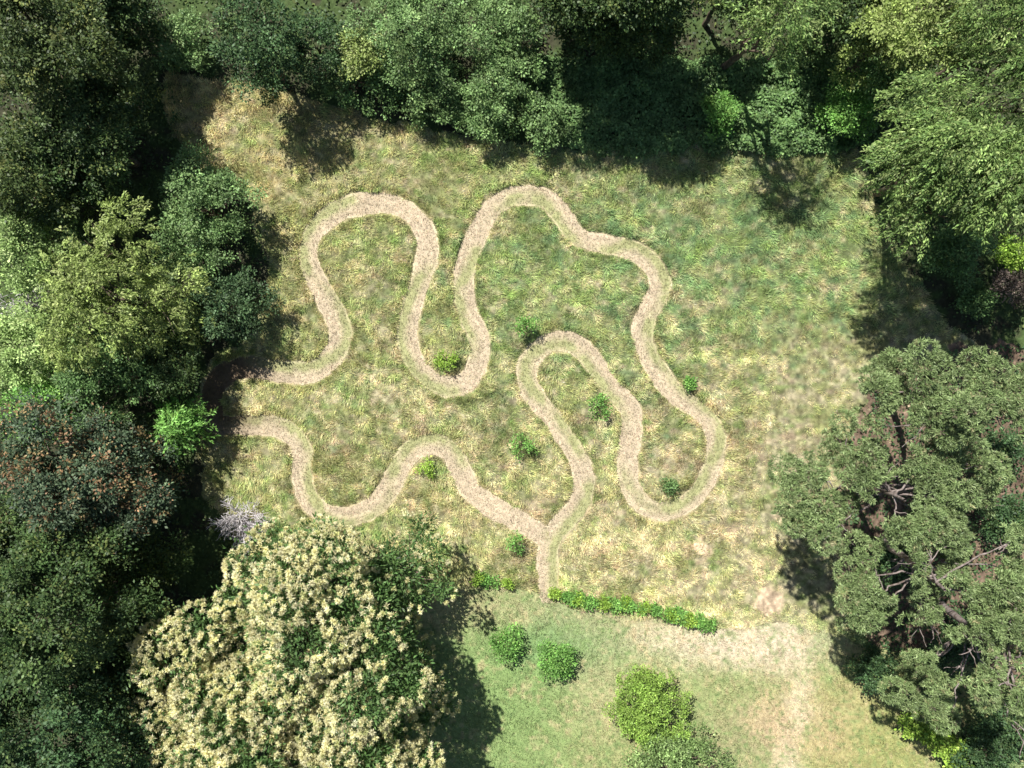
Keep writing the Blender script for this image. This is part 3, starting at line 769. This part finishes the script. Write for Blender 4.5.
for k, (x, y, rr, z, lab) in enumerate([(985,748,34,1.8,'dark shrub in the pine shade in the lower right corner'),(1020,722,30,2.0,'dark shrub at the right edge behind the lime green hedge'),
    (872,668,20,1.2,'dark shrub added for shade at the foot of the lower right pine beside the lawn'),(965,640,28,1.6,'dark shrub added to deepen the shade between the pines'),(1003,520,24,1.4,'dark shrub added for shade at the right edge under the middle pine'),(1000,455,26,1.5,'dark shrub added for shade at the right edge under the wide pine'),(900,560,30,1.2,'dark shrub added for shade below the wide pine')]):
    plant('understorey_shrub', lab, B, x, y, rr, z, 'deep', 'shrub', 380 + k)  # those between the pines are added to darken gaps that are only shade
# ---- dead wood
def dead(name, label, px, py, Rpx, z, seed, n=46):
    r = np.random.default_rng(seed)
    c = W(px, py, z); base = np.array([c[0], c[1], 0]); R = Rpx * S
    root = empty(name, base); tag(root, label, 'dead shrub')
    main = []; tw = []
    for k in range(n):
        d = sph(r, 1, 0.05)[0]; e = np.array([0, 0, 0.1]) + d * np.array([R, R, z * 1.4]) * r.uniform(0.6, 1.1)
        main.append(limb((0, 0, 0.0), e, 0.026, 0.010, r, 0.08, 9, 0.09, 4))
        for _ in range(9):
            f = r.uniform(0.3, 0.98); s = e * f + np.array([0, 0, 0.08 * np.sin(np.pi * f) * R])
            g = s + (unit(d + r.normal(0, 1.0, 3))) * R * r.uniform(0.18, 0.42); g[2] = max(g[2], 0.05)
            tw.append(limb(s, g, 0.019, 0.008, r, 0.03, 5, 0.07, 3))
    V, F, _ = join(main); make_mesh('branch', V, F, M_DEAD, None, root, True)['label'] = 'bleached main branches of the dead shrub'
    V, F, _ = join(tw); make_mesh('twigs', V, F, M_DEAD, None, root, True)['kind'] = 'stuff'
dead('dead_shrub', 'bleached grey leafless shrub beside the cream flowered chestnut', 232, 527, 30, 2.4, 95)
dead('dead_shrub', 'grey dead branches at the left edge between two pale bushes', 6, 300, 18, 3.2, 96, 24)

# ---- brambles and undergrowth below the trees
def thicket(name, n, poly, h0, h1, pal, leaf, seed, excl=None):
    r = np.random.default_rng(seed)
    p = np.array(poly); x = r.uniform(p[:, 0].min(), p[:, 0].max(), n); y = r.uniform(p[:, 1].min(), p[:, 1].max(), n)
    wx, wy = warp(x, y, 9, 18, 900 + seed)
    k = inpoly(wx, wy, poly) & (r.random(n) < 0.35 + 0.9 * vnoise(x, y, 9, 910 + seed))
    if excl is not None: k &= ~excl(x, y)
    x = x[k]; y = y[k]; n = len(x)
    z = h0 + (h1 - h0) * np.clip(fbm(x, y, 14, 920 + seed) * 1.6 - 0.3, 0, 1) * r.uniform(0.55, 1.0, n)
    P = np.stack([(x - 512) * S, (384 - y) * S, z], 1)
    D = np.stack([r.normal(0, 1, n), r.normal(0, 1, n), r.normal(0, 0.35, n)], 1)
    Nn = np.array([0, 0, 1.0]) + r.normal(0, 0.4, (n, 3))
    g = pal_pick(pal, r, n) * np.exp(r.normal(0, 0.2, (n, 1))) * (0.8 + 0.45 * vnoise(x, y, 10, 930 + seed))[:, None]
    L = leaf * r.uniform(0.6, 1.35, n)
    V, F = leaf_arrays(P, D, Nn, L, L * 0.62, 0.1)
    o = make_mesh(name, V, F, M_LEAF, g); o['kind'] = 'stuff'
thicket('bramble_bank', 60000, [(520,60),(880,60),(872,150),(790,158),(700,152),(610,158),(545,142)], 0.1, 0.95, 'mid', 0.19, 1)
thicket('undergrowth', 210000, [(-330,-330),(1350,-330),(1350,1090),(1118,1090),(1118,420),(1084,340),(960,330),(885,225),(860,140),(600,140),(430,120),(165,70),(190,160),(265,215),(260,330),(150,350),(195,440),(200,490),(240,545),(330,580),(420,640),(420,1090),(-330,1090)],  # right-hand wedge lays dark leaves over grass in conifer shadow, painting it darker
        0.05, 0.6, 'dark', 0.2, 2)

thicket('pine_shade_leaves', 26000, [(x, y) for x, y in PINEFLOOR], 0.05, 0.7, 'deep', 0.2, 3)  # dark leaves added over the pine floor to stand in for gap shade
def copy_tree(root, loc, rz, sc):
    o = root.copy(); o.location = loc; o.rotation_euler = (0, 0, rz); o.scale = (sc, sc, sc); COL.objects.link(o)
    for ch in list(root.children):
        c = ch.copy(); COL.objects.link(c); c.parent = o
    o['label'] = 'tree of the wood beyond the edge of the view'; o['category'] = 'tree'; o['group'] = 'trees beyond the edge of the view'
    return o
src = [o for o in COL.objects if o.name.startswith('woodland_tree') and o.parent is None]
rr_ = np.random.default_rng(77)
OUT = [(-60,-70),(60,-120),(180,-130),(300,-120),(420,-80),(560,-110),(700,-100),(840,-90),(980,-80),(1110,-40),(1130,90),(1140,220),
       (-90,60),(-100,200),(-100,340),(-110,480),(-110,620),(-100,760),(20,860),(150,880),(1150,560),(1140,720)]
for k, (x, y) in enumerate(OUT):
    q = src[k % 4 if k % 2 else (5 + k % 3)]
    copy_tree(q, tuple(W(x, y, 0)), rr_.uniform(0, 6.28), rr_.uniform(0.8, 1.15))
